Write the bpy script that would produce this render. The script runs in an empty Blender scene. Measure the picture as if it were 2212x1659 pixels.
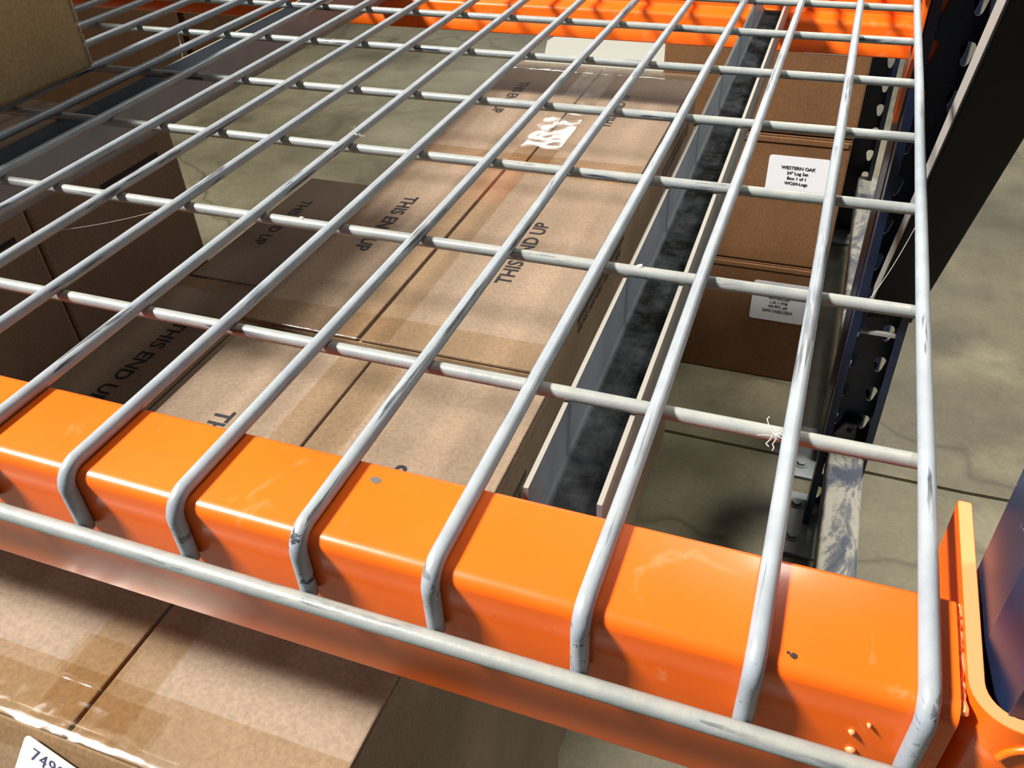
import bpy, bmesh, math, random
from mathutils import Vector, Matrix
from mathutils.geometry import tessellate_polygon

random.seed(7)
SC = bpy.context.scene
COL = SC.collection

# ------------------------------------------------------------------ camera, world, lamps, exposure
cam_d = bpy.data.cameras.new('camera')
cam = bpy.data.objects.new('camera', cam_d)
COL.objects.link(cam)
RIGHT = Vector((0.93765, 0.34514, -0.04118))
DOWN = Vector((0.18288, -0.59062, -0.78596))
FWD = Vector((-0.29559, 0.72942, -0.61692))
cam.matrix_world = Matrix(((RIGHT.x, -DOWN.x, -FWD.x, -0.0561),
                           (RIGHT.y, -DOWN.y, -FWD.y, -0.2091),
                           (RIGHT.z, -DOWN.z, -FWD.z, 0.2129),
                           (0, 0, 0, 1)))
cam_d.sensor_fit = 'HORIZONTAL'
cam_d.sensor_width = 36.0
cam_d.lens = 1826.65 / 2212 * 36.0
cam_d.clip_start = 0.01
cam_d.clip_end = 60
SC.camera = cam

w = bpy.data.worlds.new('warehouse_air')
SC.world = w
w.use_nodes = True
w.node_tree.nodes['Background'].inputs[0].default_value = (0.80, 0.88, 1.0, 1)
w.node_tree.nodes['Background'].inputs[1].default_value = 0.15


def lamp(name, loc, target, sx, sy, power, col):
    d = bpy.data.lights.new(name, 'AREA')
    d.shape = 'RECTANGLE'
    d.size, d.size_y = sx, sy
    d.energy = power
    d.color = col
    o = bpy.data.objects.new(name, d)
    COL.objects.link(o)
    o.location = loc
    o.rotation_euler = (Vector(target) - Vector(loc)).to_track_quat('-Z', 'Y').to_euler()
    return o


# high bay lamps under the warehouse roof: the near one left of the rack, one over the aisle behind,
# and a row far down the building; plus an added lamp for the right floor
lamp('area_lamp', (-3.15, -1.05, 3.6), (-0.3, 0.1, 0), 0.62, 0.62, 720, (1.0, 0.98, 0.95))
lamp('area_lamp', (0.3, 5.2, 3.9), (0.0, 1.4, -0.77), 0.45, 1.2, 85, (1.0, 0.96, 0.86))
lamp('area_lamp', (1.45, 0.9, 3.9), (1.45, 0.9, -0.77), 0.6, 1.4, 95, (1.0, 0.96, 0.88)).data.spread = math.radians(50)  # added lamp, spread kept narrow to brighten only the floor at right
for lx_ in (-2.9, 0.4):
    lamp('area_lamp', (lx_, 9.0, 3.5), (lx_ + 0.1, 9.3, -0.7), 2.2, 0.5, 90, (1.0, 0.98, 0.93))

SC.view_settings.view_transform = 'Standard'
SC.view_settings.look = 'None'
SC.view_settings.gamma = 1.0
SC.view_settings.use_curve_mapping = False
SC.view_settings.exposure = 0.0


# ------------------------------------------------------------------ materials
def new_mat(name):
    m = bpy.data.materials.new(name)
    m.use_nodes = True
    nt = m.node_tree
    return m, nt, nt.nodes['Principled BSDF']


def noise(nt, scale, detail=4, rough=0.6, stretch=(1, 1, 1), co='Object', distort=0.0):
    tc = nt.nodes.new('ShaderNodeTexCoord')
    mp = nt.nodes.new('ShaderNodeMapping')
    mp.inputs['Scale'].default_value = stretch
    n = nt.nodes.new('ShaderNodeTexNoise')
    n.inputs['Scale'].default_value = scale
    n.inputs['Detail'].default_value = detail
    n.inputs['Roughness'].default_value = rough
    n.inputs['Distortion'].default_value = distort
    nt.links.new(tc.outputs[co], mp.inputs[0])
    nt.links.new(mp.outputs[0], n.inputs['Vector'])
    return n.outputs['Fac']


def ramp(nt, fac, stops):
    r = nt.nodes.new('ShaderNodeValToRGB')
    el = r.color_ramp.elements
    while len(el) < len(stops):
        el.new(0.5)
    for e, (p, c) in zip(el, stops):
        e.position = p
        e.color = (*c, 1) if len(c) == 3 else c
    nt.links.new(fac, r.inputs[0])
    return r.outputs[0]


def mixc(nt, fac, a, b, mode='MIX'):
    n = nt.nodes.new('ShaderNodeMix')
    n.data_type = 'RGBA'
    n.blend_type = mode
    for sock, v in ((n.inputs[0], fac), (n.inputs[6], a), (n.inputs[7], b)):
        if hasattr(v, 'links'):
            nt.links.new(v, sock)
        elif isinstance(v, (int, float)):
            sock.default_value = v
        else:
            sock.default_value = (*v, 1)
    return n.outputs[2]


def bump(nt, bs, h, strength, dist):
    b = nt.nodes.new('ShaderNodeBump')
    b.inputs['Strength'].default_value = strength
    b.inputs['Distance'].default_value = dist
    nt.links.new(h, b.inputs['Height'])
    nt.links.new(b.outputs[0], bs.inputs['Normal'])


def up_mask(nt, lo, hi):
    g = nt.nodes.new('ShaderNodeNewGeometry')
    s = nt.nodes.new('ShaderNodeSeparateXYZ')
    nt.links.new(g.outputs['Normal'], s.inputs[0])
    r = nt.nodes.new('ShaderNodeMapRange')
    r.inputs[1].default_value, r.inputs[2].default_value = lo, hi
    nt.links.new(s.outputs[2], r.inputs[0])
    return r.outputs[0]


def times(nt, a, b):
    n = nt.nodes.new('ShaderNodeMath')
    n.operation = 'MULTIPLY'
    for s, v in zip(n.inputs, (a, b)):
        if hasattr(v, 'links'):
            nt.links.new(v, s)
        else:
            s.default_value = v
    return n.outputs[0]


def flat(name, col, rough=0.6, metal=0.0, coat=0.0):
    m, nt, b = new_mat(name)
    b.inputs['Base Color'].default_value = (*col, 1)
    b.inputs['Roughness'].default_value = rough
    b.inputs['Metallic'].default_value = metal
    b.inputs['Coat Weight'].default_value = coat
    return m


def wire_paint(name, stretch, dusty, lo, hi):
    m, nt, b = new_mat(name)
    base = ramp(nt, noise(nt, 60, 5), [(0.3, lo), (0.7, hi)])
    chips = ramp(nt, noise(nt, 260, 3, 0.6, stretch, distort=0.3), [(0.595, (0, 0, 0)), (0.620, (1, 1, 1))])
    patch = ramp(nt, noise(nt, 11, 2), [(0.44, (0, 0, 0)), (0.58, (1, 1, 1))])
    c = mixc(nt, times(nt, chips, patch), base, (0.03, 0.035, 0.05))
    dust = times(nt, up_mask(nt, 0.35, 0.95), ramp(nt, noise(nt, 90, 5, 0.7), [(0.35, (0.2,) * 3), (0.65, (1,) * 3)]))
    c = mixc(nt, times(nt, dust, dusty), c, (0.33, 0.315, 0.26))
    nt.links.new(c, b.inputs['Base Color'])
    b.inputs['Roughness'].default_value = 0.36
    bump(nt, b, noise(nt, 420, 3), 0.12, 0.001)
    return m


M = {}
M['wire_long'] = wire_paint('grey_wire_paint', (1, 0.05, 1), 0.35, (0.23, 0.255, 0.28), (0.31, 0.34, 0.37))
M["wire_cross"] = wire_paint("dusty_wire_paint", (0.08, 1, 1), 0.85, (0.19, 0.21, 0.205), (0.26, 0.28, 0.27))


def orange_paint():
    m, nt, b = new_mat('orange_powder_coat')
    c = ramp(nt, noise(nt, 14, 3), [(0.3, (0.78, 0.112, 0.004)), (0.7, (0.84, 0.132, 0.005))])
    scuff = times(nt, ramp(nt, noise(nt, 38, 5, 0.65, (1, 0.6, 1), distort=0.8), [(0.60, (0, 0, 0)), (0.74, (1, 1, 1))]), 0.45)
    c = mixc(nt, scuff, c, (0.78, 0.32, 0.16))
    dark = times(nt, ramp(nt, noise(nt, 150, 3), [(0.755, (0, 0, 0)), (0.775, (1, 1, 1))]), 0.8)
    c = mixc(nt, dark, c, (0.10, 0.05, 0.03))
    nt.links.new(c, b.inputs['Base Color'])
    r = nt.nodes.new('ShaderNodeMapRange')
    r.inputs[3].default_value, r.inputs[4].default_value = 0.22, 0.42
    nt.links.new(noise(nt, 25, 4), r.inputs[0])
    nt.links.new(r.outputs[0], b.inputs['Roughness'])
    b.inputs['Coat Weight'].default_value = 0.25
    b.inputs['Coat Roughness'].default_value = 0.12
    bump(nt, b, noise(nt, 60, 2), 0.05, 0.002)
    return m


M['orange'] = orange_paint()
M['orange_edge'] = flat('pale_orange_edge', (0.85, 0.27, 0.10), 0.45)


def navy():
    m, nt, b = new_mat('navy_steel_paint')
    c = ramp(nt, noise(nt, 35, 5), [(0.3, (0.005, 0.008, 0.021)), (0.72, (0.010, 0.018, 0.050))])
    spk = ramp(nt, noise(nt, 300, 2), [(0.74, (0, 0, 0)), (0.77, (1, 1, 1))])
    c = mixc(nt, times(nt, spk, 0.6), c, (0.35, 0.36, 0.38))
    nt.links.new(c, b.inputs['Base Color'])
    b.inputs['Roughness'].default_value = 0.34
    return m


M['navy'] = navy()
M['brace_black'] = flat('black_brace_paint', (0.005, 0.005, 0.006), 0.7)
M['brace_black'].node_tree.nodes['Principled BSDF'].inputs['Specular IOR Level'].default_value = 0.15
M['brace_edge'] = flat('lit_brace_side', (0.30, 0.285, 0.26), 0.5)  # lighter tone for light on the brace's side face; spacer shares it


def worn_strut():
    m, nt, b = new_mat('worn_strut_paint')
    f = noise(nt, 16, 6, 0.7, (1.4, 0.5, 1), distort=0.6)
    c = ramp(nt, f, [(0.40, (0.040, 0.048, 0.070)), (0.47, (0.12, 0.12, 0.12)), (0.51, (0.26, 0.245, 0.205)), (0.8, (0.34, 0.32, 0.265))])
    nt.links.new(c, b.inputs['Base Color'])
    b.inputs['Roughness'].default_value = 0.5
    return m


M['strut'] = worn_strut()


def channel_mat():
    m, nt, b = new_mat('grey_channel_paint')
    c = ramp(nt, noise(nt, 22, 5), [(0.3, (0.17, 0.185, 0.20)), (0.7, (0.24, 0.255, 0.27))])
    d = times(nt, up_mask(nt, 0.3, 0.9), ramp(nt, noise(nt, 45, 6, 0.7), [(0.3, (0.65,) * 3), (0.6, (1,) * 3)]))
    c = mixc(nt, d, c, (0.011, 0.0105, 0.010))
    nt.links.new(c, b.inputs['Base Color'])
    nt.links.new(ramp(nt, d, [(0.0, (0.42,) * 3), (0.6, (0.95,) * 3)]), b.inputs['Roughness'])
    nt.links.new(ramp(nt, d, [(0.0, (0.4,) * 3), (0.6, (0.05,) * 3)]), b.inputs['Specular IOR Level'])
    return m


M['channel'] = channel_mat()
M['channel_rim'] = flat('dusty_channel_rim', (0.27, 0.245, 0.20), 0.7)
M['galvanized'] = flat('galvanized_plate', (0.17, 0.19, 0.19), 0.5, 0.3)


def cardboard(name, lo, hi):
    m, nt, b = new_mat(name)
    c = ramp(nt, noise(nt, 9, 4), [(0.3, lo), (0.7, hi)])
    fib = ramp(nt, noise(nt, 380, 3, 0.7), [(0.3, (0.76,) * 3), (0.7, (1.10,) * 3)])
    c = mixc(nt, 1.0, c, fib, 'MULTIPLY')
    spk = times(nt, ramp(nt, noise(nt, 210, 2), [(0.735, (0, 0, 0)), (0.76, (1, 1, 1))]), 0.55)
    c = mixc(nt, spk, c, (0.12, 0.07, 0.035))
    nt.links.new(c, b.inputs['Base Color'])
    b.inputs['Roughness'].default_value = 0.62
    b.inputs['Specular IOR Level'].default_value = 0.3
    bump(nt, b, noise(nt, 45, 4), 0.10, 0.004)
    return m


M['card'] = cardboard('kraft_cardboard', (0.225, 0.157, 0.100), (0.29, 0.207, 0.138))
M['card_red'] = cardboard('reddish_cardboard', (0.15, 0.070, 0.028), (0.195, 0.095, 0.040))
M['card_tan'] = cardboard('ochre_cardboard', (0.36, 0.245, 0.105), (0.45, 0.31, 0.14))
M['card_edge'] = flat('cut_cardboard_edge', (0.40, 0.29, 0.18), 0.8)


def tape_mat():
    m = bpy.data.materials.new('clear_packing_tape')
    m.use_nodes = True
    nt = m.node_tree
    nt.nodes.remove(nt.nodes['Principled BSDF'])
    out = nt.nodes['Material Output']
    tr = nt.nodes.new('ShaderNodeBsdfTransparent')
    tr.inputs[0].default_value = (0.955, 0.915, 0.84, 1)
    gl = nt.nodes.new('ShaderNodeBsdfGlossy')
    gl.inputs['Roughness'].default_value = 0.09
    fr = nt.nodes.new('ShaderNodeLayerWeight')     # Schlick reflectance, the same from both sides of the film
    fr.inputs['Blend'].default_value = 0.5
    pw = nt.nodes.new('ShaderNodeMath')
    pw.operation = 'POWER'
    pw.inputs[1].default_value = 5.0
    nt.links.new(fr.outputs['Facing'], pw.inputs[0])
    ma = nt.nodes.new('ShaderNodeMath')
    ma.operation = 'MULTIPLY_ADD'
    ma.inputs[1].default_value = 0.95
    ma.inputs[2].default_value = 0.05
    nt.links.new(pw.outputs[0], ma.inputs[0])
    bp = nt.nodes.new('ShaderNodeBump')
    bp.inputs['Strength'].default_value = 0.09
    bp.inputs['Distance'].default_value = 0.004
    nt.links.new(noise(nt, 38, 2, 0.5, (1, 0.6, 1), distort=0.3), bp.inputs['Height'])
    nt.links.new(bp.outputs[0], gl.inputs['Normal'])
    nt.links.new(bp.outputs[0], fr.inputs['Normal'])
    mx = nt.nodes.new('ShaderNodeMixShader')
    nt.links.new(ma.outputs[0], mx.inputs[0])
    nt.links.new(tr.outputs[0], mx.inputs[1])
    nt.links.new(gl.outputs[0], mx.inputs[2])
    nt.links.new(mx.outputs[0], out.inputs[0])
    return m


M['tape'] = tape_mat()
M['ink'] = flat('black_print', (0.012, 0.011, 0.012), 0.6)
M['ink_violet'] = flat('dark_violet_print', (0.05, 0.045, 0.11), 0.6)
M['paper'] = flat('white_label_paper', (0.80, 0.80, 0.82), 0.5)
M['sheet'] = flat('cream_sheet', (0.50, 0.48, 0.40), 0.7)
M['gap'] = flat('dark_inside', (0.02, 0.015, 0.01), 0.9)
M['lint'] = flat('pale_lint', (0.50, 0.48, 0.42), 0.9)
M['primer'] = flat('bare_grey_chip', (0.10, 0.09, 0.085), 0.7)
M['hole'] = flat('rust_pit', (0.03, 0.015, 0.01), 0.7)


def concrete():
    m, nt, b = new_mat('warehouse_concrete')
    c = ramp(nt, noise(nt, 1.7, 7, 0.65), [(0.32, (0.045, 0.037, 0.019)), (0.5, (0.098, 0.086, 0.048)), (0.70, (0.165, 0.148, 0.094))])
    st = ramp(nt, noise(nt, 4.2, 6, 0.7, distort=0.7), [(0.50, (1, 1, 1)), (0.72, (0.52, 0.48, 0.40))])
    c = mixc(nt, 0.85, c, st, 'MULTIPLY')
    gr = ramp(nt, noise(nt, 130, 3), [(0.3, (0.85,) * 3), (0.7, (1.1,) * 3)])
    c = mixc(nt, 1.0, c, gr, 'MULTIPLY')
    cr = nt.nodes.new('ShaderNodeTexVoronoi')
    cr.feature = 'DISTANCE_TO_EDGE'
    cr.inputs['Scale'].default_value = 0.9
    tc = nt.nodes.new('ShaderNodeTexCoord')
    dn = nt.nodes.new('ShaderNodeTexNoise')
    dn.inputs['Scale'].default_value = 5
    va = nt.nodes.new('ShaderNodeVectorMath')
    va.operation = 'MULTIPLY_ADD'
    va.inputs[1].default_value = (0.25, 0.25, 0.25)
    nt.links.new(tc.outputs['Object'], dn.inputs['Vector'])
    nt.links.new(dn.outputs['Color'], va.inputs[0])
    nt.links.new(tc.outputs['Object'], va.inputs[2])
    nt.links.new(va.outputs[0], cr.inputs['Vector'])
    ck = ramp(nt, cr.outputs['Distance'], [(0.0, (0.45, 0.42, 0.36)), (0.009, (1, 1, 1))])
    c = mixc(nt, 0.8, c, ck, 'MULTIPLY')
    nt.links.new(c, b.inputs['Base Color'])
    b.inputs['Roughness'].default_value = 0.55
    bump(nt, b, noise(nt, 90, 5), 0.15, 0.004)
    return m


M['concrete'] = concrete()


# ------------------------------------------------------------------ mesh helpers
class MB:
    """collects world-space vertices and faces for ONE mesh object"""

    def __init__(self):
        self.v, self.f, self.mi = [], [], []

    def add(self, vs, fs, mi=0):
        o = len(self.v)
        self.v += [tuple(p) for p in vs]
        self.f += [tuple(i + o for i in f) for f in fs]
        self.mi += [mi] * len(fs)
        return self

    def box(self, x0, x1, y0, y1, z0, z1, mi=0):
        vs = [(x, y, z) for z in (z0, z1) for y in (y0, y1) for x in (x0, x1)]
        return self.add(vs, [(0, 2, 3, 1), (4, 5, 7, 6), (0, 1, 5, 4), (2, 6, 7, 3), (0, 4, 6, 2), (1, 3, 7, 5)], mi)

    def prism(self, poly, axis, a, b, mi=0):
        """poly in the two other axes, extruded along axis from a to b"""
        def P(t, q):
            return {'x': (t, q[0], q[1]), 'y': (q[0], t, q[1]), 'z': (q[0], q[1], t)}[axis]
        n = len(poly)
        vs = [P(a, q) for q in poly] + [P(b, q) for q in poly]
        fs = [(i, (i + 1) % n, n + (i + 1) % n, n + i) for i in range(n)]
        tri = tessellate_polygon([[Vector((q[0], q[1], 0)) for q in poly]])
        fs += [tuple(t) for t in tri] + [tuple(n + i for i in reversed(t)) for t in tri]
        return self.add(vs, fs, mi)

    def tube(self, pts, r, seg=12, caps=True, mi=0):
        pts = [Vector(p) for p in pts]
        vs, fs = [], []
        ref = None
        for i, p in enumerate(pts):
            d = ((pts[min(i + 1, len(pts) - 1)] - p).normalized() + (p - pts[max(i - 1, 0)]).normalized()).normalized()
            if ref is None:
                ref = Vector((0, 0, 1)) if abs(d.z) < 0.9 else Vector((1, 0, 0))
            u = (ref - d * ref.dot(d)).normalized()
            ref = u
            v = d.cross(u)
            rr = r[i] if isinstance(r, (list, tuple)) else r
            vs += [p + rr * (math.cos(2 * math.pi * k / seg) * u + math.sin(2 * math.pi * k / seg) * v) for k in range(seg)]
        for i in range(len(pts) - 1):
            for k in range(seg):
                fs.append((i * seg + k, i * seg + (k + 1) % seg, (i + 1) * seg + (k + 1) % seg, (i + 1) * seg + k))
        if caps:
            fs += [tuple(reversed(range(seg))), tuple((len(pts) - 1) * seg + k for k in range(seg))]
        return self.add(vs, fs, mi)

    def build(self, name, mats, root=None, smooth=None, bevel=0.0, seg=2, recalc=True):
        off = Vector(root['_base']) if root is not None and '_base' in root else Vector((0, 0, 0))
        me = bpy.data.meshes.new(name)
        me.from_pydata([Vector(p) - off for p in self.v], [], self.f)
        mats = mats if isinstance(mats, (list, tuple)) else [mats]
        for k in mats:
            me.materials.append(M[k])
        for p, mi in zip(me.polygons, self.mi):
            p.material_index = mi
        bm = bmesh.new()
        bm.from_mesh(me)
        if recalc:
            bmesh.ops.recalc_face_normals(bm, faces=bm.faces)
        if bevel:
            es = [e for e in bm.edges if len(e.link_faces) == 2 and e.calc_face_angle(0) > 0.5]
            bmesh.ops.bevel(bm, geom=es, offset=bevel, segments=seg, affect='EDGES', profile=0.6)
        bm.to_mesh(me)
        bm.free()
        if smooth is not None:
            me.shade_smooth()
            me.set_sharp_from_angle(angle=math.radians(smooth))
        o = bpy.data.objects.new(name, me)
        COL.objects.link(o)
        if root is not None:
            o.parent = root
            if '_base' not in root:
                pass
        return o


def tag(o, label, cat, group=None):
    o['label'], o['category'] = label, cat
    if group:
        o['group'] = group
    return o


def thing(name, label, cat, base, group=None):
    o = bpy.data.objects.new(name, None)
    COL.objects.link(o)
    o.empty_display_size = 0.05
    o.location = base
    o['_base'] = list(base)
    return tag(o, label, cat, group)


def sub(part, root):
    """lets a part carry sub-parts: its own frame is that of the root"""
    part['_base'] = list(root['_base'])
    return part


def rounded(poly, rad, n=4):
    """round the corners of a closed polygon; rad is one radius or one per corner"""
    out = []
    m = len(poly)
    for i in range(m):
        r = rad[i] if isinstance(rad, (list, tuple)) else rad
        p, a, b = Vector(poly[i]), Vector(poly[i - 1]), Vector(poly[(i + 1) % m])
        if r <= 0:
            out.append(tuple(p))
            continue
        da, db = (a - p).normalized(), (b - p).normalized()
        ang = da.angle(db)
        t = min(r / math.tan(ang / 2), (a - p).length * 0.49, (b - p).length * 0.49)
        rr = t * math.tan(ang / 2)
        c = p + (da + db).normalized() * (rr / math.sin(ang / 2))
        s, e = p + da * t - c, p + db * t - c
        tot = s.angle_signed(e) if s.length and e.length else 0
        for k in range(n + 1):
            q = Vector(s)
            q.rotate(Matrix.Rotation(-tot * k / n, 2))
            out.append(tuple(c + q))
    return out


def fillet_path(pts, r, n=7):
    out = [Vector(pts[0])]
    for i in range(1, len(pts) - 1):
        a, p, b = Vector(pts[i - 1]), Vector(pts[i]), Vector(pts[i + 1])
        da, db = (a - p).normalized(), (b - p).normalized()
        ang = da.angle(db)
        t = r / math.tan(ang / 2)
        s, e = p + da * t, p + db * t
        c = p + (da + db).normalized() * (r / math.sin(ang / 2))
        for k in range(n + 1):
            f = k / n
            q = (s - c).lerp(e - c, f)
            out.append(c + q.normalized() * r)
    out.append(Vector(pts[-1]))
    return out


def text_mesh(name, body, size, origin, xdir, ydir, mat, root, bold=0.0, align='LEFT', spacing=1.0):
    cu = bpy.data.curves.new('t', 'FONT')
    cu.body = body
    cu.size = size
    cu.offset = bold
    cu.align_x = align
    cu.space_character = spacing
    cu.resolution_u = 3
    to = bpy.data.objects.new('t', cu)
    COL.objects.link(to)
    dg = bpy.context.evaluated_depsgraph_get()
    me = bpy.data.meshes.new_from_object(to.evaluated_get(dg))
    bpy.data.objects.remove(to)
    bpy.data.curves.remove(cu)
    x, y = Vector(xdir).normalized(), Vector(ydir).normalized()
    z = x.cross(y)
    off = Vector(root['_base'])
    for v in me.vertices:
        v.co = Vector(origin) - off + x * v.co.x + y * v.co.y
    me.materials.clear()
    me.materials.append(M[mat])
    o = bpy.data.objects.new(name, me)
    COL.objects.link(o)
    o.parent = root
    return o


def decal(poly, origin, xdir, ydir, thick=0.0003):
    """a thin flat plate of outline poly lying on a surface"""
    x, y = Vector(xdir).normalized(), Vector(ydir).normalized()
    z = x.cross(y)
    o = Vector(origin)
    b = MB()
    n = len(poly)
    vs = [o + x * p[0] + y * p[1] for p in poly] + [o + x * p[0] + y * p[1] + z * thick for p in poly]
    tri = tessellate_polygon([[Vector((p[0], p[1], 0)) for p in poly]])
    fs = [tuple(t) for t in tri] + [tuple(n + i for i in t) for t in tri] + [(i, (i + 1) % n, n + (i + 1) % n, n + i) for i in range(n)]
    return b.add(vs, fs)


def rrect(w_, h, r):
    return rounded([(-w_ / 2, -h / 2), (w_ / 2, -h / 2), (w_ / 2, h / 2), (-w_ / 2, h / 2)], r, 4)


# ------------------------------------------------------------------ floor
FZ = -0.77
JY = 0.908


def floor():
    b = MB()
    xs = [-6 + 0.25 * i for i in range(41)]
    prof0 = [(-2.5, FZ), (JY - 0.0035, FZ), (JY - 0.002, FZ - 0.008), (JY + 0.002, FZ - 0.008), (JY + 0.0035, FZ), (7.0, FZ)]
    rnd = random.Random(3)
    vs, fs = [], []
    for x in xs:
        j = rnd.uniform(-0.004, 0.004)
        for k, (y, z) in enumerate(prof0):
            vs.append((x, y + (j if 0 < k < 5 else 0), z))
    n = len(prof0)
    for i in range(len(xs) - 1):
        for k in range(n - 1):
            fs.append((i * n + k, (i + 1) * n + k, (i + 1) * n + k + 1, i * n + k + 1))
    b.add(vs, fs)
    o = b.build('floor', 'concrete')
    o['kind'] = 'structure'
    o['label'] = 'stained grey-green concrete floor with a cracked joint'


floor()
M['wall'] = flat('pale_wall_paint', (0.62, 0.60, 0.55), 0.8)
wb = MB().box(-9, 7, 10.6, 10.75, FZ, 5.2).build('wall_back', 'wall')
wb['kind'] = 'structure'
wb['label'] = 'pale far wall of the warehouse'

# ------------------------------------------------------------------ rack beams
TOP = -0.003                                   # top of the beams, the long wires lie on it
FRONT = [(-0.0545, -0.0728), (-0.0545, TOP), (-0.0127, TOP), (-0.0127, -0.040), (0.0163, -0.040), (0.0163, -0.0600), (0.0178, -0.0615), (0.0178, -0.0728)]
FRAD = [0.0015, 0.0050, 0.003, 0.002, 0.005, 0.0, 0.0, 0.0015]
MIR = 0.7624                                   # y -> MIR - y turns the front beam into the rear one


def teardrop(cx, cz, s=1.0, n=6):
    pts = []
    for k in range(n + 1):
        a = math.radians(-30 + 240 * k / n)
        pts.append((cx + 0.0085 * s * math.cos(a), cz + 0.004 * s + 0.0085 * s * math.sin(a)))
    for k in range(4):
        a = math.radians(195 + 150 * k / 3)
        pts.append((cx + 0.0048 * s * math.cos(a), cz - 0.011 * s + 0.0048 * s * math.sin(a)))
    return pts


def make_beam(mirror, label, x0, base):
    t = thing('rack_beam', label, 'beam', base, 'orange step beams of the rack')
    fy = (lambda y: MIR - y) if mirror else (lambda y: y)
    poly = [(fy(y), z) for y, z in rounded(FRONT, FRAD, 5)]
    if mirror:
        poly.reverse()
    MB().prism(poly, 'x', x0, 0.0066).build('beam_tube', 'orange', t, smooth=50)
    # weld bead between tube and bracket
    b = MB()
    rnd = random.Random(5)
    pts, rr = [], []
    for k in range(26):
        pts.append((0.0078 + rnd.uniform(-0.0002, 0.0002), fy(-0.0515 + 0.0015 * k), TOP - 0.0022 + rnd.uniform(-0.0003, 0.0001)))
        rr.append(0.0011 + rnd.uniform(-0.0006, 0.0002))
    b.tube(pts, rr, 8)
    b.build('weld_bead', 'orange_edge', t)
    # L bracket: side leg against the column flank, face leg over the column front, hooked lower tail
    zt, zb = TOP, -0.150
    br = MB()
    yo, yi = -0.0545, -0.0500
    Lp = [(0.0130, 0.0310), (0.0085, 0.0310), (0.0085, yo), (0.0470, yo), (0.0470, yi), (0.0130, yi)]
    Lr = [0.001, 0.001, 0.0135, 0.001, 0.001, 0.009]
    Lr2 = rounded(Lp, Lr, 8)
    Lr2 = [(x, fy(y)) for x, y in Lr2]
    if mirror:
        Lr2.reverse()
    br.prism(Lr2, 'z', -0.068, zt)
    # lower tail of the side leg, tapering, and the lower part of the face leg
    tail = [(fy(0.031), -0.068), (fy(yi - 0.0008), -0.068), (fy(yi - 0.0008), zb), (fy(-0.0150), zb), (fy(0.0), -0.105)]
    br.prism(tail, 'x', 0.0085, 0.0130)
    br.box(0.0200, 0.0470, min(fy(yo), fy(yi)), max(fy(yo), fy(yi)), zb, -0.068)
    k = sub(br.build('end_bracket', 'orange', t, smooth=40), t)
    rim = MB()
    rp = rounded([(0.0128, 0.0306), (0.0087, 0.0306), (0.0087, yo + 0.0003), (0.0467, yo + 0.0003), (0.0467, yi - 0.0003), (0.0128, yi - 0.0003)], [0.001, 0.001, 0.0133, 0.001, 0.001, 0.0092], 8)
    rp = [(x, fy(y)) for x, y in rp]
    if mirror:
        rp.reverse()
    rim.prism(rp, 'z', zt, zt + 0.0002)
    rim.build('pale_edge', 'orange_edge', k)  # paler orange strip along the top of the bracket
    return t, fy


t, _ = make_beam(False, 'orange steel beam nearest the viewer, grey wires bent over its top', -2.3, (-1.1, -0.02, -0.066))
# chips, pit and paint runs on the near beam
for k, (x, y, r, mt) in enumerate([(-0.1875, -0.0218, 0.0021, 'primer'), (-0.0376, -0.0491, 0.0012, 'hole'), (-0.0392, -0.0485, 0.0006, 'hole')]):
    rnd = random.Random(k)
    pl = [(r * rnd.uniform(0.7, 1.15) * math.cos(a * 0.6283), r * rnd.uniform(0.6, 0.95) * math.sin(a * 0.6283)) for a in range(10)]
    decal(pl, (x, y, TOP), (1, 0, 0), (0, 1, 0), 0.00015).build('paint_chip', mt, t)
for x, z, r in [(-0.0160, -0.0328, 0.0017), (-0.0149, -0.0341, 0.0012), (-0.0175, -0.0233, 0.0011), (-0.0139, -0.0175, 0.0007)]:
    b = MB()
    b.tube([(x, -0.0546, z), (x, -0.0551, z), (x, -0.0555, z - 0.0002), (x, -0.0558, z - 0.0004)], [r, r * 0.95, r * 0.6, r * 0.2], 9)
    b.build('paint_run', 'orange_edge', t, smooth=80)
# stamped outline on the face of the near bracket
b = MB()
ring = [(0.026 + 0.0075 * math.cos(a), -0.0548, -0.0195 + 0.011 * math.sin(a)) for a in [math.radians(20 + 10 * k) for k in range(15)]]
b.tube(ring, 0.0012, 8)
b.build('stamped_ridge', 'orange', t, smooth=80)

make_beam(True, 'orange steel beam at the far edge of the wire deck, seen from inside', -2.9, (-1.4, 0.76, -0.066))


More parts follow.
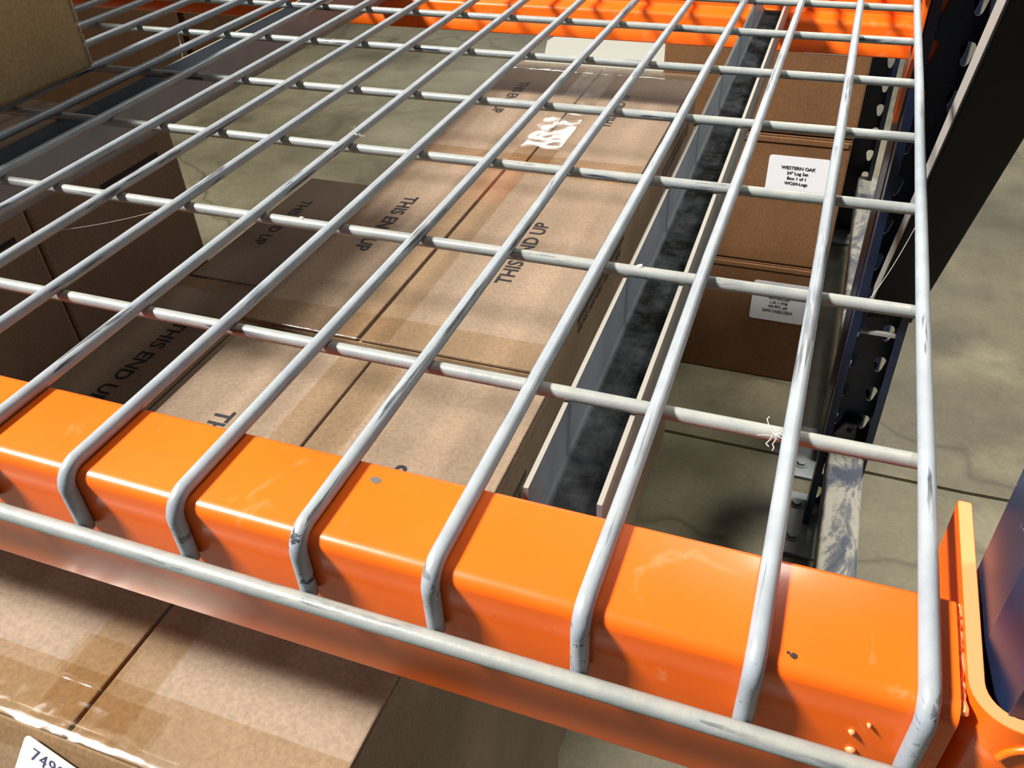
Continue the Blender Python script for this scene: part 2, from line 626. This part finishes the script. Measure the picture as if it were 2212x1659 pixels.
# ------------------------------------------------------------------ upright frames
def column(root, name, x0, y0, flip, z1, phase=0.0, w_=0.0630):
    """roll formed column: open lips on one side, punched face on the other; flip=+1 face towards +y"""
    d, th = 0.054, 0.0022
    s = flip
    # outer outline lips -> sides -> chamfers (without the punched face)
    pts = [(0.0095, 0.0), (0.0, 0.0), (0.0, 0.030), (0.004, d)]
    L = [(x0 + a, y0 + s * b) for a, b in pts]
    Rr = [(x0 + w_ - a, y0 + s * b) for a, b in pts]
    m = MB()
    for P in (L, Rr):
        c = Vector((x0 + w_ / 2, y0 + s * d * 0.5))
        inner = []
        for i, p in enumerate(P):
            p = Vector(p)
            a = Vector(P[i - 1]) if i else None
            bb = Vector(P[i + 1]) if i < len(P) - 1 else None
            ns = []
            for q, r_ in ((a, p), (p, bb)):
                if q is None or r_ is None:
                    continue
                e = (r_ - q).normalized()
                nrm = Vector((-e.y, e.x))
                if nrm.dot(c - p) < 0:
                    nrm = -nrm
                ns.append(nrm)
            nn = sum(ns, Vector((0, 0))).normalized()
            inner.append(p + nn * th / max(nn.dot(ns[0]), 0.4))
        for i in range(len(P) - 1):
            quad = [P[i], P[i + 1], tuple(inner[i + 1]), tuple(inner[i])]
            m.prism(quad, 'z', FZ + 0.004, z1)
    body = m.build(name, 'navy', root)
    sub(body, root)
    # punched face as one sheet with teardrop holes
    fx0, fx1, fy_ = x0 + 0.004, x0 + w_ - 0.004, y0 + s * d
    face = MB()
    pitch = 0.0508
    z = FZ + 0.004
    if phase:
        face.box(fx0, fx1, min(fy_, fy_ - s * th), max(fy_, fy_ - s * th), z, z + phase)
        z += phase
    while z < z1 - 0.001:
        zz = min(z + pitch, z1)
        outer = [(fx0, z), (fx1, z), (fx1, zz), (fx0, zz)]
        holes = []
        if zz - z > pitch * 0.9:
            cz = (z + zz) / 2
            holes = [teardrop(fx0 + 0.0095, cz, 0.92), teardrop(fx1 - 0.0095, cz, 0.92)]
        loops = [[Vector((p[0], p[1], 0)) for p in lp] for lp in [outer] + holes]
        tri = tessellate_polygon(loops)
        allp = [p for lp in [outer] + holes for p in lp]
        for yy in (fy_, fy_ - s * th):
            face.add([(p[0], yy, p[1]) for p in allp], [tuple(t_) for t_ in tri])
        for lp in holes:
            n = len(lp)
            face.add([(p[0], fy_, p[1]) for p in lp] + [(p[0], fy_ - s * th, p[1]) for p in lp],
                     [(i, (i + 1) % n, n + (i + 1) % n, n + i) for i in range(n)])
        z = zz
    face.build('punched_face', 'navy', body)
    return body


def foot_plate(root, x0, x1, y0, y1, bolts):
    p = MB().box(x0, x1, y0, y1, FZ + 0.0002, FZ + 0.006).build('foot_plate', 'galvanized', root, bevel=0.0015)
    sub(p, root)
    for bx, by in bolts:
        b = MB()
        b.tube([(bx, by, FZ + 0.006), (bx, by, FZ + 0.0075)], 0.011, 14)
        b.tube([(bx, by, FZ + 0.0075), (bx, by, FZ + 0.0115)], 0.0075, 6)
        b.build('anchor_bolt', 'galvanized', p)


fr = thing('upright_frame', 'navy upright frame beside the wire deck, punched columns joined by a diagonal brace', 'rack frame', (0.045, 0.37, FZ), 'navy rack frames')
column(fr, 'column', 0.0142, 0.004, -1, 0.9)
column(fr, 'column', 0.0163, 0.7543, 1, 0.9)
# diagonal brace (box section) rising from the far column to the near one
d = Vector((0, 0.359, -0.456)).normalized()
p0 = Vector((0, 0.4026, 0.0683))
up = Vector((0, 0.456, 0.359)).normalized() * 0.028
a0, a1 = p0 - d * 0.42, p0 + d * 0.585
b = MB()
vs = []
for q in (a0, a1):
    for x, u in ((0.0318, 0), (0.0835, 0), (0.0835, 1), (0.0318, 1)):
        vs.append((x, q.y + up.y * u, q.z + up.z * u))
b.add(vs, [(0, 1, 5, 4), (1, 2, 6, 5), (2, 3, 7, 6), (3, 0, 4, 7), (0, 3, 2, 1), (4, 5, 6, 7)], 0)
brace = sub(b.build('diagonal_brace', ['brace_black'], fr, bevel=0.002), fr)
b = MB()
e0, e1 = a0 + d * 0.002, a1 - d * 0.002
off = up.normalized()
vs = []
for q in (e0, e1):
    for x, u in ((0.0308, 0.0020), (0.0317, 0.0020), (0.0317, 0.026), (0.0308, 0.026)):
        vs.append((x, q.y + off.y * u, q.z + off.z * u))
b.add(vs, [(0, 1, 5, 4), (1, 2, 6, 5), (2, 3, 7, 6), (3, 0, 4, 7), (0, 3, 2, 1), (4, 5, 6, 7)])
b.build('lit_side', 'brace_edge', brace)  # pale strip that paints the light falling on the brace's side
# low horizontal strut between the columns, with the bolted tongue inside the far column
sz = -0.614
b = MB().prism(rounded([(0.0275, sz - 0.040), (0.0275, sz), (0.0745, sz), (0.0745, sz - 0.040)], [0.001, 0.005, 0.005, 0.001], 4), 'y', -0.04, 0.765)
st = sub(b.build('low_strut', 'strut', fr, smooth=40), fr)
tg = MB().prism(rounded([(0.027, sz - 0.002), (0.0600, sz - 0.002), (0.0580, sz + 0.030), (0.0420, sz + 0.030)], [0, 0, 0.004, 0.006], 4), 'y', 0.788, 0.791)
tgo = tg.build('strut_tongue', 'strut', st)
b = MB()
b.tube([(0.049, 0.7875, sz + 0.020), (0.049, 0.7855, sz + 0.020)], 0.0035, 10)
b.build('bolt_hole', 'hole', st)
MB().box(0.029, 0.060, 0.765, 0.791, sz - 0.004, sz - 0.002).build('strut_tab', 'strut', st)
# copper coloured spacer inside the far column, above the strut
MB().box(0.028, 0.070, 0.762, 0.768, -0.415, -0.411).build('spacer_bolt', 'brace_edge', fr)
foot_plate(fr, -0.012, 0.098, 0.690, 0.822, [(0.004, 0.725), (0.004, 0.795)])
foot_plate(fr, -0.012, 0.098, -0.080, 0.040, [(0.0, -0.03)])

fr2 = thing('upright_frame', 'navy upright frame of the rack behind, glimpsed past the cartons with white labels', 'rack frame', (0.045, 1.25, FZ), 'navy rack frames')
column(fr2, 'column', 0.0190, 0.954, -1, 0.45, 0.027)
column(fr2, 'column', -0.0213, 1.679, 1, 0.45, 0.012, 0.075)
b = MB().prism(rounded([(0.026, sz - 0.040), (0.026, sz), (0.070, sz), (0.070, sz - 0.040)], [0.001, 0.005, 0.005, 0.001], 4), 'y', 0.93, 1.70)
b.build('low_strut', 'strut', fr2, smooth=40)
foot_plate(fr2, -0.012, 0.098, 0.858, 0.985, [(0.003, 0.888), (0.003, 0.955)])
foot_plate(fr2, -0.050, 0.070, 1.665, 1.780, [(-0.036, 1.70)])

# ------------------------------------------------------------------ wire deck
R = 0.0031
deck = thing('wire_deck', 'grey welded wire mesh deck laid across the two orange beams', 'wire deck', (-0.7, 0.35, 0))
meas = {0: (-0.0020, -0.0022), 1: (-0.0478, -0.0492), 2: (-0.0993, -0.1001), 3: (-0.1498, -0.1503), 4: (-0.1994, -0.1990),
        5: (-0.2505, -0.2490), 6: (-0.3003, -0.2992), 7: (-0.3499, -0.3535), 8: (-0.4031, -0.4025), 9: (-0.4524, -0.4535),
        10: (-0.5012, -0.5050), 11: (-0.5430, -0.5545), 12: (-0.5949, -0.5960), 13: (-0.6400, -0.6425)}
RAIL_Z = -0.0262
for j in range(30):
    xa, xb = meas.get(j, (-0.05 * j + 0.006, -0.05 * j + 0.004))
    dx = (xb - xa) / 0.70
    X = lambda y: xa + dx * (y + 0.05)
    yb = MIR + 0.0576
    path = [(X(-0.06), -0.0576, RAIL_Z - 0.0030), (X(-0.06), -0.0576, 0.0)]
    ys = [0.05, 0.15, 0.30, 0.45, 0.60]
    rn = random.Random(j)
    mid = [(X(y) + rn.uniform(-0.0004, 0.0004), y, rn.uniform(-0.0002, 0.0002)) for y in ys]
    path = path + mid + [(X(yb), yb, 0.0), (X(yb), yb, RAIL_Z)]
    first = fillet_path([path[0], path[1], path[2]], 0.0085, 8)[:-1]
    last = fillet_path([path[-3], path[-2], path[-1]], 0.0085, 8)[1:]
    MB().tube(first + [Vector(p) for p in path[2:-2]] + last, R, 14).build('long_wire', 'wire_long', deck, smooth=60)
XL = -1.455
cy = {1: (0.0505, 0.0502), 2: (0.1535, 0.1517), 3: (0.2594, 0.2548), 4: (0.3624, 0.3562), 5: (0.4663, 0.4638), 6: (0.5678, 0.5690), 7: (0.6690, 0.6740)}
for i, (ya, yb) in cy.items():
    k = (yb - ya) / -0.5
    pts = [(x, ya + k * x, -2 * R + 0.0004) for x in (0.0012, -0.2, -0.4, -0.6, -0.8, -1.1, XL)]
    MB().tube(pts, R, 14).build('cross_wire', 'wire_cross', deck, smooth=60)
MB().tube([(x, -0.0636, RAIL_Z) for x in (-0.0005, -0.3, -0.6, XL)], 0.0033, 16).build('front_rail_wire', 'wire_cross', deck, smooth=60)
MB().tube([(x, MIR + 0.0636, RAIL_Z) for x in (-0.0005, -0.3, -0.6, XL)], 0.0033, 16).build('rear_rail_wire', 'wire_cross', deck, smooth=60)


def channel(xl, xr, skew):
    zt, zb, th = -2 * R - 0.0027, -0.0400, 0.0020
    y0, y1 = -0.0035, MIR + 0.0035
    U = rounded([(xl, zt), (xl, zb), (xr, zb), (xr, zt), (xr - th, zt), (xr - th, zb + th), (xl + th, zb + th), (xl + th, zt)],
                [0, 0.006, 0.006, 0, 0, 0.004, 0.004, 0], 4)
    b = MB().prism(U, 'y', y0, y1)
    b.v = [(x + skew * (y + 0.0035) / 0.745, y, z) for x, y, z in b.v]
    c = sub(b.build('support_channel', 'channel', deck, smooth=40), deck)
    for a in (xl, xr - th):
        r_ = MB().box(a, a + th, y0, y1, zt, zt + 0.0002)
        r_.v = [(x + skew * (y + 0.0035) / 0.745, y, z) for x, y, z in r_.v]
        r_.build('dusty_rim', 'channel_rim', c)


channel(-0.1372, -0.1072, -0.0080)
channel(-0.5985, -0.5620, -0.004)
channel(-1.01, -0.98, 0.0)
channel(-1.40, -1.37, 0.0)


# ------------------------------------------------------------------ cartons
def film(pts_grid, amp, seed):
    """subdivided wrinkled film: pts_grid(u, v) -> (point, normal), u, v in 0..1"""
    rn = random.Random(seed)
    nu, nv = pts_grid[1]
    f = pts_grid[0]
    b = MB()
    vs = []
    for i in range(nu + 1):
        for j in range(nv + 1):
            p, n = f(i / nu, j / nv)
            edge = 0.25 if i in (0, nu) or j in (0, nv) else 1.0
            vs.append(Vector(p) + Vector(n) * (0.0006 + amp * edge * rn.uniform(0, 1)))
    fs = [(i * (nv + 1) + j, (i + 1) * (nv + 1) + j, (i + 1) * (nv + 1) + j + 1, i * (nv + 1) + j + 1) for i in range(nu) for j in range(nv)]
    k = nu // 2 * nv + nv // 2
    q = [vs[i] for i in fs[k]]
    if (q[1] - q[0]).cross(q[2] - q[0]).dot(Vector(f(0.5, 0.5)[1])) < 0:
        fs = [tuple(reversed(c)) for c in fs]
    return b.add(vs, fs)


def carton(label, x0, x1, y0, y1, z1, group='cartons under the deck', z0=FZ, seam='y', seam_at=0.5, card='card', gap=0.0022, name='carton', lean=False):
    t = thing(name, label, 'box', ((x0 + x1) / 2, (y0 + y1) / 2, z0), group)
    th = 0.003
    if lean:
        prof = [(y0, z1 - th), (y1, z1 - th), (y1, z0 + 0.0003), (y0 - 0.060, z0 + 0.0003), (y0 - 0.060, z1 - th - 0.090)]
        MB().prism(prof, 'x', x0, x1).build('carton_body', card, t, bevel=0.003)
    else:
        MB().box(x0, x1, y0, y1, z0 + 0.0003, z1 - th).build('carton_body', card, t, bevel=0.003)
    if seam == 'y':
        xs = x0 + (x1 - x0) * seam_at
        rects = [(x0 + 0.0006, xs - gap / 2, y0 + 0.001, y1 - 0.001), (xs + gap / 2, x1 - 0.0006, y0 + 0.001, y1 - 0.001)]
    else:
        ys = y0 + (y1 - y0) * seam_at
        rects = [(x0 + 0.001, x1 - 0.001, y0 + 0.0006, ys - gap / 2), (x0 + 0.001, x1 - 0.001, ys + gap / 2, y1 - 0.0006)]
    for r_ in rects:
        MB().box(*r_, z1 - th, z1).build('top_flap', card, t, bevel=0.0012)
    return t


def seam_tape(t, xs, y0, y1, z, wd=0.048, amp=0.0003, seed=1, drop=0.0):
    def f(u, v):
        L = (y1 - y0) + drop
        s = u * L - drop
        x = xs + (v - 0.5) * wd
        if s < 0:
            return (x, y0, z + s), (0, -1, 0)
        return (x, y0 + s, z), (0, 0, 1)
    film((f, (44, 9)), amp, seed).build('packing_tape', 'tape', t, smooth=180, recalc=False)


def edge_tape(t, x0, x1, y, z, up_w=0.03, dn_w=0.03, amp=0.0004, seed=2, sgn=-1, lean=0.0, grid=(46, 10), name='packing_tape'):
    """tape folded over the near (sgn=-1) or far (+1) top edge"""
    def f(u, v):
        x = x0 + u * (x1 - x0)
        s = v * (up_w + dn_w) - dn_w
        if s < 0:
            return (x, y + s * lean, z + s * math.sqrt(1 - lean * lean)), (0, sgn, 0.15 + lean)
        return (x, y - sgn * s, z), (0, sgn * 0.1, 1)
    film((f, grid), amp, seed).build(name, 'tape', t, smooth=180, recalc=False)


ZP = -0.155
P = carton('long kraft carton under the near beam with a number sticker on its front', -0.4605, -0.2050, -0.0905, 0.2365, ZP, seam_at=0.465, lean=True)
R1 = carton('kraft carton behind the number sticker one, with a dark open seam', -0.4780, -0.2235, 0.2430, 0.5790, ZP, seam_at=0.445, gap=0.0035)
R2 = carton('kraft carton at the far end of the lit row, glossy crumpled tape along its top', -0.4850, -0.2255, 0.5850, 0.9020, ZP, seam_at=0.52)
seam_tape(P, -0.3410, -0.0895, 0.235, ZP, 0.052, 0.00035, 3)
seam_tape(R1, -0.3650, 0.244, 0.578, ZP, 0.050, 0.0002, 4)
seam_tape(R2, -0.3480, 0.586, 0.900, ZP, 0.046, 0.0006, 5)
edge_tape(P, -0.4590, -0.2065, -0.0905, ZP, 0.034, 0.030, 0.0005, 6, lean=0.555)
edge_tape(P, -0.425, -0.300, -0.0912, ZP + 0.0012, 0.026, 0.012, 0.0016, 16, lean=0.555, grid=(26, 9), name='crumpled_tape')
edge_tape(P, -0.372, -0.338, -0.0650, ZP + 0.0010, 0.026, 0.0, 0.0014, 17, grid=(7, 8), name='crumpled_tape')
edge_tape(R1, -0.4765, -0.2250, 0.2430, ZP, 0.034, 0.010, 0.0005, 7)
edge_tape(R1, -0.4765, -0.2250, 0.5790, ZP, 0.020, 0.004, 0.0005, 8, 1)
edge_tape(R2, -0.4840, -0.2270, 0.9020, ZP, 0.030, 0.02, 0.0005, 9, 1)
edge_tape(R2, -0.4840, -0.2270, 0.5850, ZP, 0.022, 0.003, 0.0006, 10)


def end_up(t, x, y, z, size, away, start=True):
    """black THIS END UP printed along a flap; away=True reads away from the viewer"""
    if away:
        text_mesh('printed_text', 'THIS END UP', size, (x, y, z + 0.0003), (0, 1, 0), (-1, 0, 0), 'ink', t, 0.0004, 'LEFT', 1.0)
    else:
        text_mesh('printed_text', 'THIS END UP', size, (x, y, z + 0.0003), (0, -1, 0), (1, 0, 0), 'ink', t, 0.0004, 'LEFT', 1.0)


TS = 0.0190
end_up(R1, -0.2810, 0.3500, ZP, TS, True)
end_up(R1, -0.4370, 0.4790, ZP, TS, False)
end_up(P, -0.2600, 0.0158, ZP, TS, True)
end_up(P, -0.4165, 0.1390, ZP, TS, False)
end_up(R2, -0.2900, 0.7000, ZP, TS, True)
end_up(R2, -0.4400, 0.8250, ZP, TS, False)


def glass_mark(t, x, y, z, ln):
    """black bar with GLASS HANDLE WITH CARE under it on the flank of a carton"""
    decal([(0, 0), (ln, 0), (ln, 0.0045), (0, 0.0045)], (x + 0.0001, y, z), (0, 1, 0), (0, 0, 1)).build('printed_bar', 'ink', t)
    text_mesh('printed_text', 'GLASS HANDLE WITH CARE', ln / 13.6, (x + 0.0004, y, z - ln / 15), (0, 1, 0), (0, 0, 1), 'ink', t, 0.0002)


glass_mark(R1, -0.2235, 0.357, -0.1880, 0.155)
glass_mark(R2, -0.2255, 0.700, -0.2040, 0.170)
glass_mark(P, -0.2050, 0.020, -0.1880, 0.155)

# number sticker and a torn delivery slip on the front of the nearest carton
e1, e2 = Vector((1, 0, 0)), Vector((0, 0.555, 0.832))
en = e1.cross(e2)


def on_front(a, b, lift=0.0):
    """a point of the carton's leaning front panel"""
    return Vector((0, -0.0915, -0.158)) + e1 * a + e2 * b + en * lift


lx, ly = e1 * 0.974 - e2 * 0.225, e1 * 0.225 + e2 * 0.974
c0 = on_front(-0.3612, 0.0002, 0.0026) + lx * 0.0290 - ly * 0.0130
lb = sub(decal(rrect(0.058, 0.026, 0.003), c0, lx, ly, 0.0004).build('number_sticker', 'paper', P), P)
text_mesh('printed_number', '74909', 0.0092, on_front(-0.3572, -0.0108, 0.0033), lx, ly, 'ink_violet', lb, 0.0, 'LEFT', 1.15)
c1 = on_front(-0.3880, -0.0400, 0.0026)
sl = sub(decal([(-0.05, -0.03), (0.030, -0.03), (0.020, 0.014), (-0.05, 0.022)], c1, lx, ly, 0.0003).build('delivery_slip', 'paper', P), P)
text_mesh('printed_line', 'E 12', 0.008, c1 + lx * 0.002 + ly * 0.004 + en * 0.0005, lx, ly, 'ink_violet', sl, 0.0)

# the lower row further left, in the shade
Q1 = carton('low shaded carton nearest the orange beam, bold print on its top', -0.7100, -0.4950, 0.060, 0.4385, -0.268, seam_at=0.55)
Q2 = carton('low shaded carton behind the bold print one, bare floor behind it', -0.7100, -0.4950, 0.4430, 0.7120, -0.270, seam_at=0.55)
end_up(Q1, -0.6590, 0.3560, -0.268, 0.0235, False)
end_up(Q2, -0.6830, 0.6470, -0.270, 0.0205, False)
edge_tape(Q1, -0.7080, -0.4970, 0.4385, -0.268, 0.022, 0.002, 0.0004, 12, 1)
# tall cartons along the left
S1 = carton('tall dark carton far left, the nearer of two with a printed bar', -1.120, -0.7150, -0.040, 0.2815, -0.098)
S2 = carton('tall dark carton far left behind the near tall one, its edge against the floor', -1.120, -0.7150, 0.2840, 0.4832, -0.098)
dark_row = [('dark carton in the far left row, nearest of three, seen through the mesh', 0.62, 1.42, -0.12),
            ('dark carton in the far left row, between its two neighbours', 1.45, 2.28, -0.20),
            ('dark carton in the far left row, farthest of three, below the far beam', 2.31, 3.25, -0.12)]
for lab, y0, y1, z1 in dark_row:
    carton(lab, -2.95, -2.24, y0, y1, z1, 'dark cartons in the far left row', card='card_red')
for t_, y0, y1 in ((S1, 0.100, 0.262), (S2, 0.370, 0.4560)):
    decal([(0, 0), (y1 - y0, 0), (y1 - y0, 0.005), (0, 0.005)], (-0.7150, y0, -0.1335), (0, 1, 0), (0, 0, 1)).build('printed_bar', 'ink', t_)

# carton resting on the deck, upper left
K = carton('brown carton standing on the wire deck with a scuffed corner', -1.09, -0.6300, 0.105, 0.3315, 0.158, 'carton on the deck', z0=0.0031, card='card_tan')
b = MB()
rn = random.Random(11)
for k in range(14):
    z = 0.006 + 0.0085 * k
    b.box(-0.6312 - rn.uniform(0, .0006), -0.6294, 0.3296, 0.3316 + rn.uniform(0, .0004), z, z + rn.uniform(0.003, 0.0085))
b.build('scuffed_corner', 'card_edge', K)

K2 = carton('tall unseen carton on the wire deck left of the scuffed one, added for its shade', -1.445, -1.095, 0.180, 0.720, 0.62, 'carton on the deck', z0=0.0031)  # out of view, put here to shade the far left

# stack on the floor behind the rack
YT = 1.1122
labels = []
defs = [('bottom carton of the stack behind the rack, white label upside down', -0.3123, -0.0330, -0.770, -0.5324, 0),
        ('middle carton of the stack behind the rack, white label right way up', -0.3123, -0.0177, -0.5304, -0.3067, 1),
        ('top carton of the stack behind the rack, right under the far orange beam', -0.3123, -0.0157, -0.3046, -0.0657, 2)]
for lab, x0, x1, z0, z1, n in defs:
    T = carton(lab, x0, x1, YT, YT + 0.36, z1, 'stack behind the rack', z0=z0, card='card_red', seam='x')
    # folded flap edge overhanging the front
    MB().box(x0 + 0.004, x1 - 0.004, YT - 0.0022, YT + 0.004, z1 - 0.012, z1 - 0.0035).build('flap_fold', 'card_red', T, bevel=0.001)
    if n == 2:
        lc, sz_ = Vector((-0.0734, YT - 0.0002, -0.1560)), (0.080, 0.053)
    elif n == 1:
        lc, sz_ = Vector((-0.0887, YT - 0.0002, -0.3761)), (0.092, 0.074)
    else:
        lc, sz_ = Vector((-0.0820, YT - 0.0002, -0.6048)), (0.092, 0.078)
    s = -1 if n == 0 else 1
    X, Z = Vector((s, 0, 0)), Vector((0, 0, s))
    L = sub(decal(rrect(sz_[0], sz_[1], 0.005), lc, X, Z, 0.0004).build('shipping_label', 'paper', T), T)
    if n < 2:
        for k, (tx, fs) in enumerate([('WESTERN OAK', 0.0075), ('24" Log Set', 0.0070), ('Box 1 of 1', 0.0070), ('WO24-Logs', 0.0070)]):
            text_mesh('label_text', tx, fs, lc + Vector((0, -0.0009, 0)) + Z * (0.016 - 0.0085 * k), X, Z, 'ink', L, 0.0002, 'CENTER')
        text_mesh('label_text', '24-0714-88120', 0.0042, lc + Vector((0, -0.0009, 0)) - X * 0.036 - Z * 0.024, X, Z, 'ink', L, 0.0, 'LEFT')

# thin flat cream sheet on the far floor
poly = [(-0.30, -0.2), (0.45, -0.25), (0.45, 0.35), (0.02, 0.34), (0.0, 0.14), (-0.03, 0.05), (0.0, -0.02), (-0.02, 0.33), (-0.32, 0.30)]
tag(decal([(-0.18, -0.3), (0.55, -0.3), (0.55, 0.45), (-0.10, 0.45), (-0.14, 0.20), (-0.10, 0.05), (-0.17, -0.1)], (-0.9994, 2.812, FZ + 0.0004), (1, 0, 0), (0, 1, 0), 0.0012).build('pale_sheet', 'sheet'),
    'flat cream sheet with a notched edge lying on the far floor', 'sheet')


# ------------------------------------------------------------------ lint and cobweb threads
def lint(label, c, r, seed, n=5):
    rn = random.Random(seed)
    b = MB()
    for k in range(n):
        p = Vector(c)
        pts = [p.copy()]
        dirv = Vector((rn.uniform(-1, 1), rn.uniform(-1, 1), rn.uniform(-0.1, 0.7))).normalized()
        for q in range(5):
            dirv = (dirv + Vector((rn.uniform(-.8, .8), rn.uniform(-.8, .8), rn.uniform(-.6, .4)))).normalized()
            p = p + dirv * r / 4
            p.z = max(p.z, c[2])
            pts.append(p.copy())
        b.tube(pts, r * 0.022, 5)
    tag(b.build('lint_tuft', 'lint'), label, 'lint', 'lint and flakes on the wires')


def flake(label, c, r, seed):
    rn = random.Random(seed)
    b = MB()
    n = 7
    a = [(c[0] + r * rn.uniform(.6, 1.2) * math.cos(k * 2 * math.pi / n), c[1] + r * rn.uniform(.4, .9) * math.sin(k * 2 * math.pi / n)) for k in range(n)]
    vs = [(x, y, c[2] + rn.uniform(0, 0.0003)) for x, y in a] + [(c[0] + (x - c[0]) * .7, c[1] + (y - c[1]) * .7, c[2] + r * rn.uniform(.4, .8)) for x, y in a]
    b.add(vs, [tuple(range(n)), tuple(range(n, 2 * n))] + [(k, (k + 1) % n, n + (k + 1) % n, n + k) for k in range(n)])
    tag(b.build('plaster_flake', 'lint'), label, 'flake', 'lint and flakes on the wires')


CT = -R + 0.0004 + 0.0001 - 0.0003
flake('white crumb on the cross wire above the right support channel', (-0.1312, 0.1531, -0.0030), 0.0021, 1)
flake('thin white crumb on the cross wire above the shaded print', (-0.3248, 0.1525, -0.0030), 0.0019, 2)
lint('pale lint caught on a long wire over the bare floor', (-0.3465, 0.2585, 0.0025), 0.006, 3)
lint('pale lint tuft at a wire crossing near the front right corner', (-0.0540, 0.0470, -0.0030), 0.009, 4, 8)


def thread(label, pts, r=0.00013, knots=0):
    b = MB()
    b.tube(pts, r, 5)
    rn = random.Random(9)
    for k in range(knots):
        p = Vector(pts[k % len(pts)])
        b.tube([p + Vector((0, 0, -.0012)), p, p + Vector((0.0004, 0, .0012))], [0.0003, rn.uniform(.0010, .0022), 0.0003], 6)
    tag(b.build('cobweb_thread', 'lint'), label, 'cobweb', 'cobweb threads on the deck')


def sag(a, c, s, n=10):
    a, c = Vector(a), Vector(c)
    return [a.lerp(c, k / n) + Vector((0, 0, -s * 4 * (k / n) * (1 - k / n))) for k in range(n + 1)]


thread('cobweb thread from the rightmost long wire to a cross wire', sag((-0.0030, 0.2387, -0.003), (-0.0234, 0.1600, -0.006), 0.004))
thread('cobweb thread over the shaded cartons at left', sag((-0.4030, 0.1500, -0.002), (-0.4527, 0.1000, -0.002), 0.002))
thread('knotted cobweb hanging below the wires beside the carton on the deck', [(-0.640, 0.45, -0.0035), (-0.6395, 0.45, -0.014), (-0.641, 0.449, -0.026), (-0.638, 0.45, -0.036), (-0.6365, 0.449, -0.050)], 0.0004, 5)
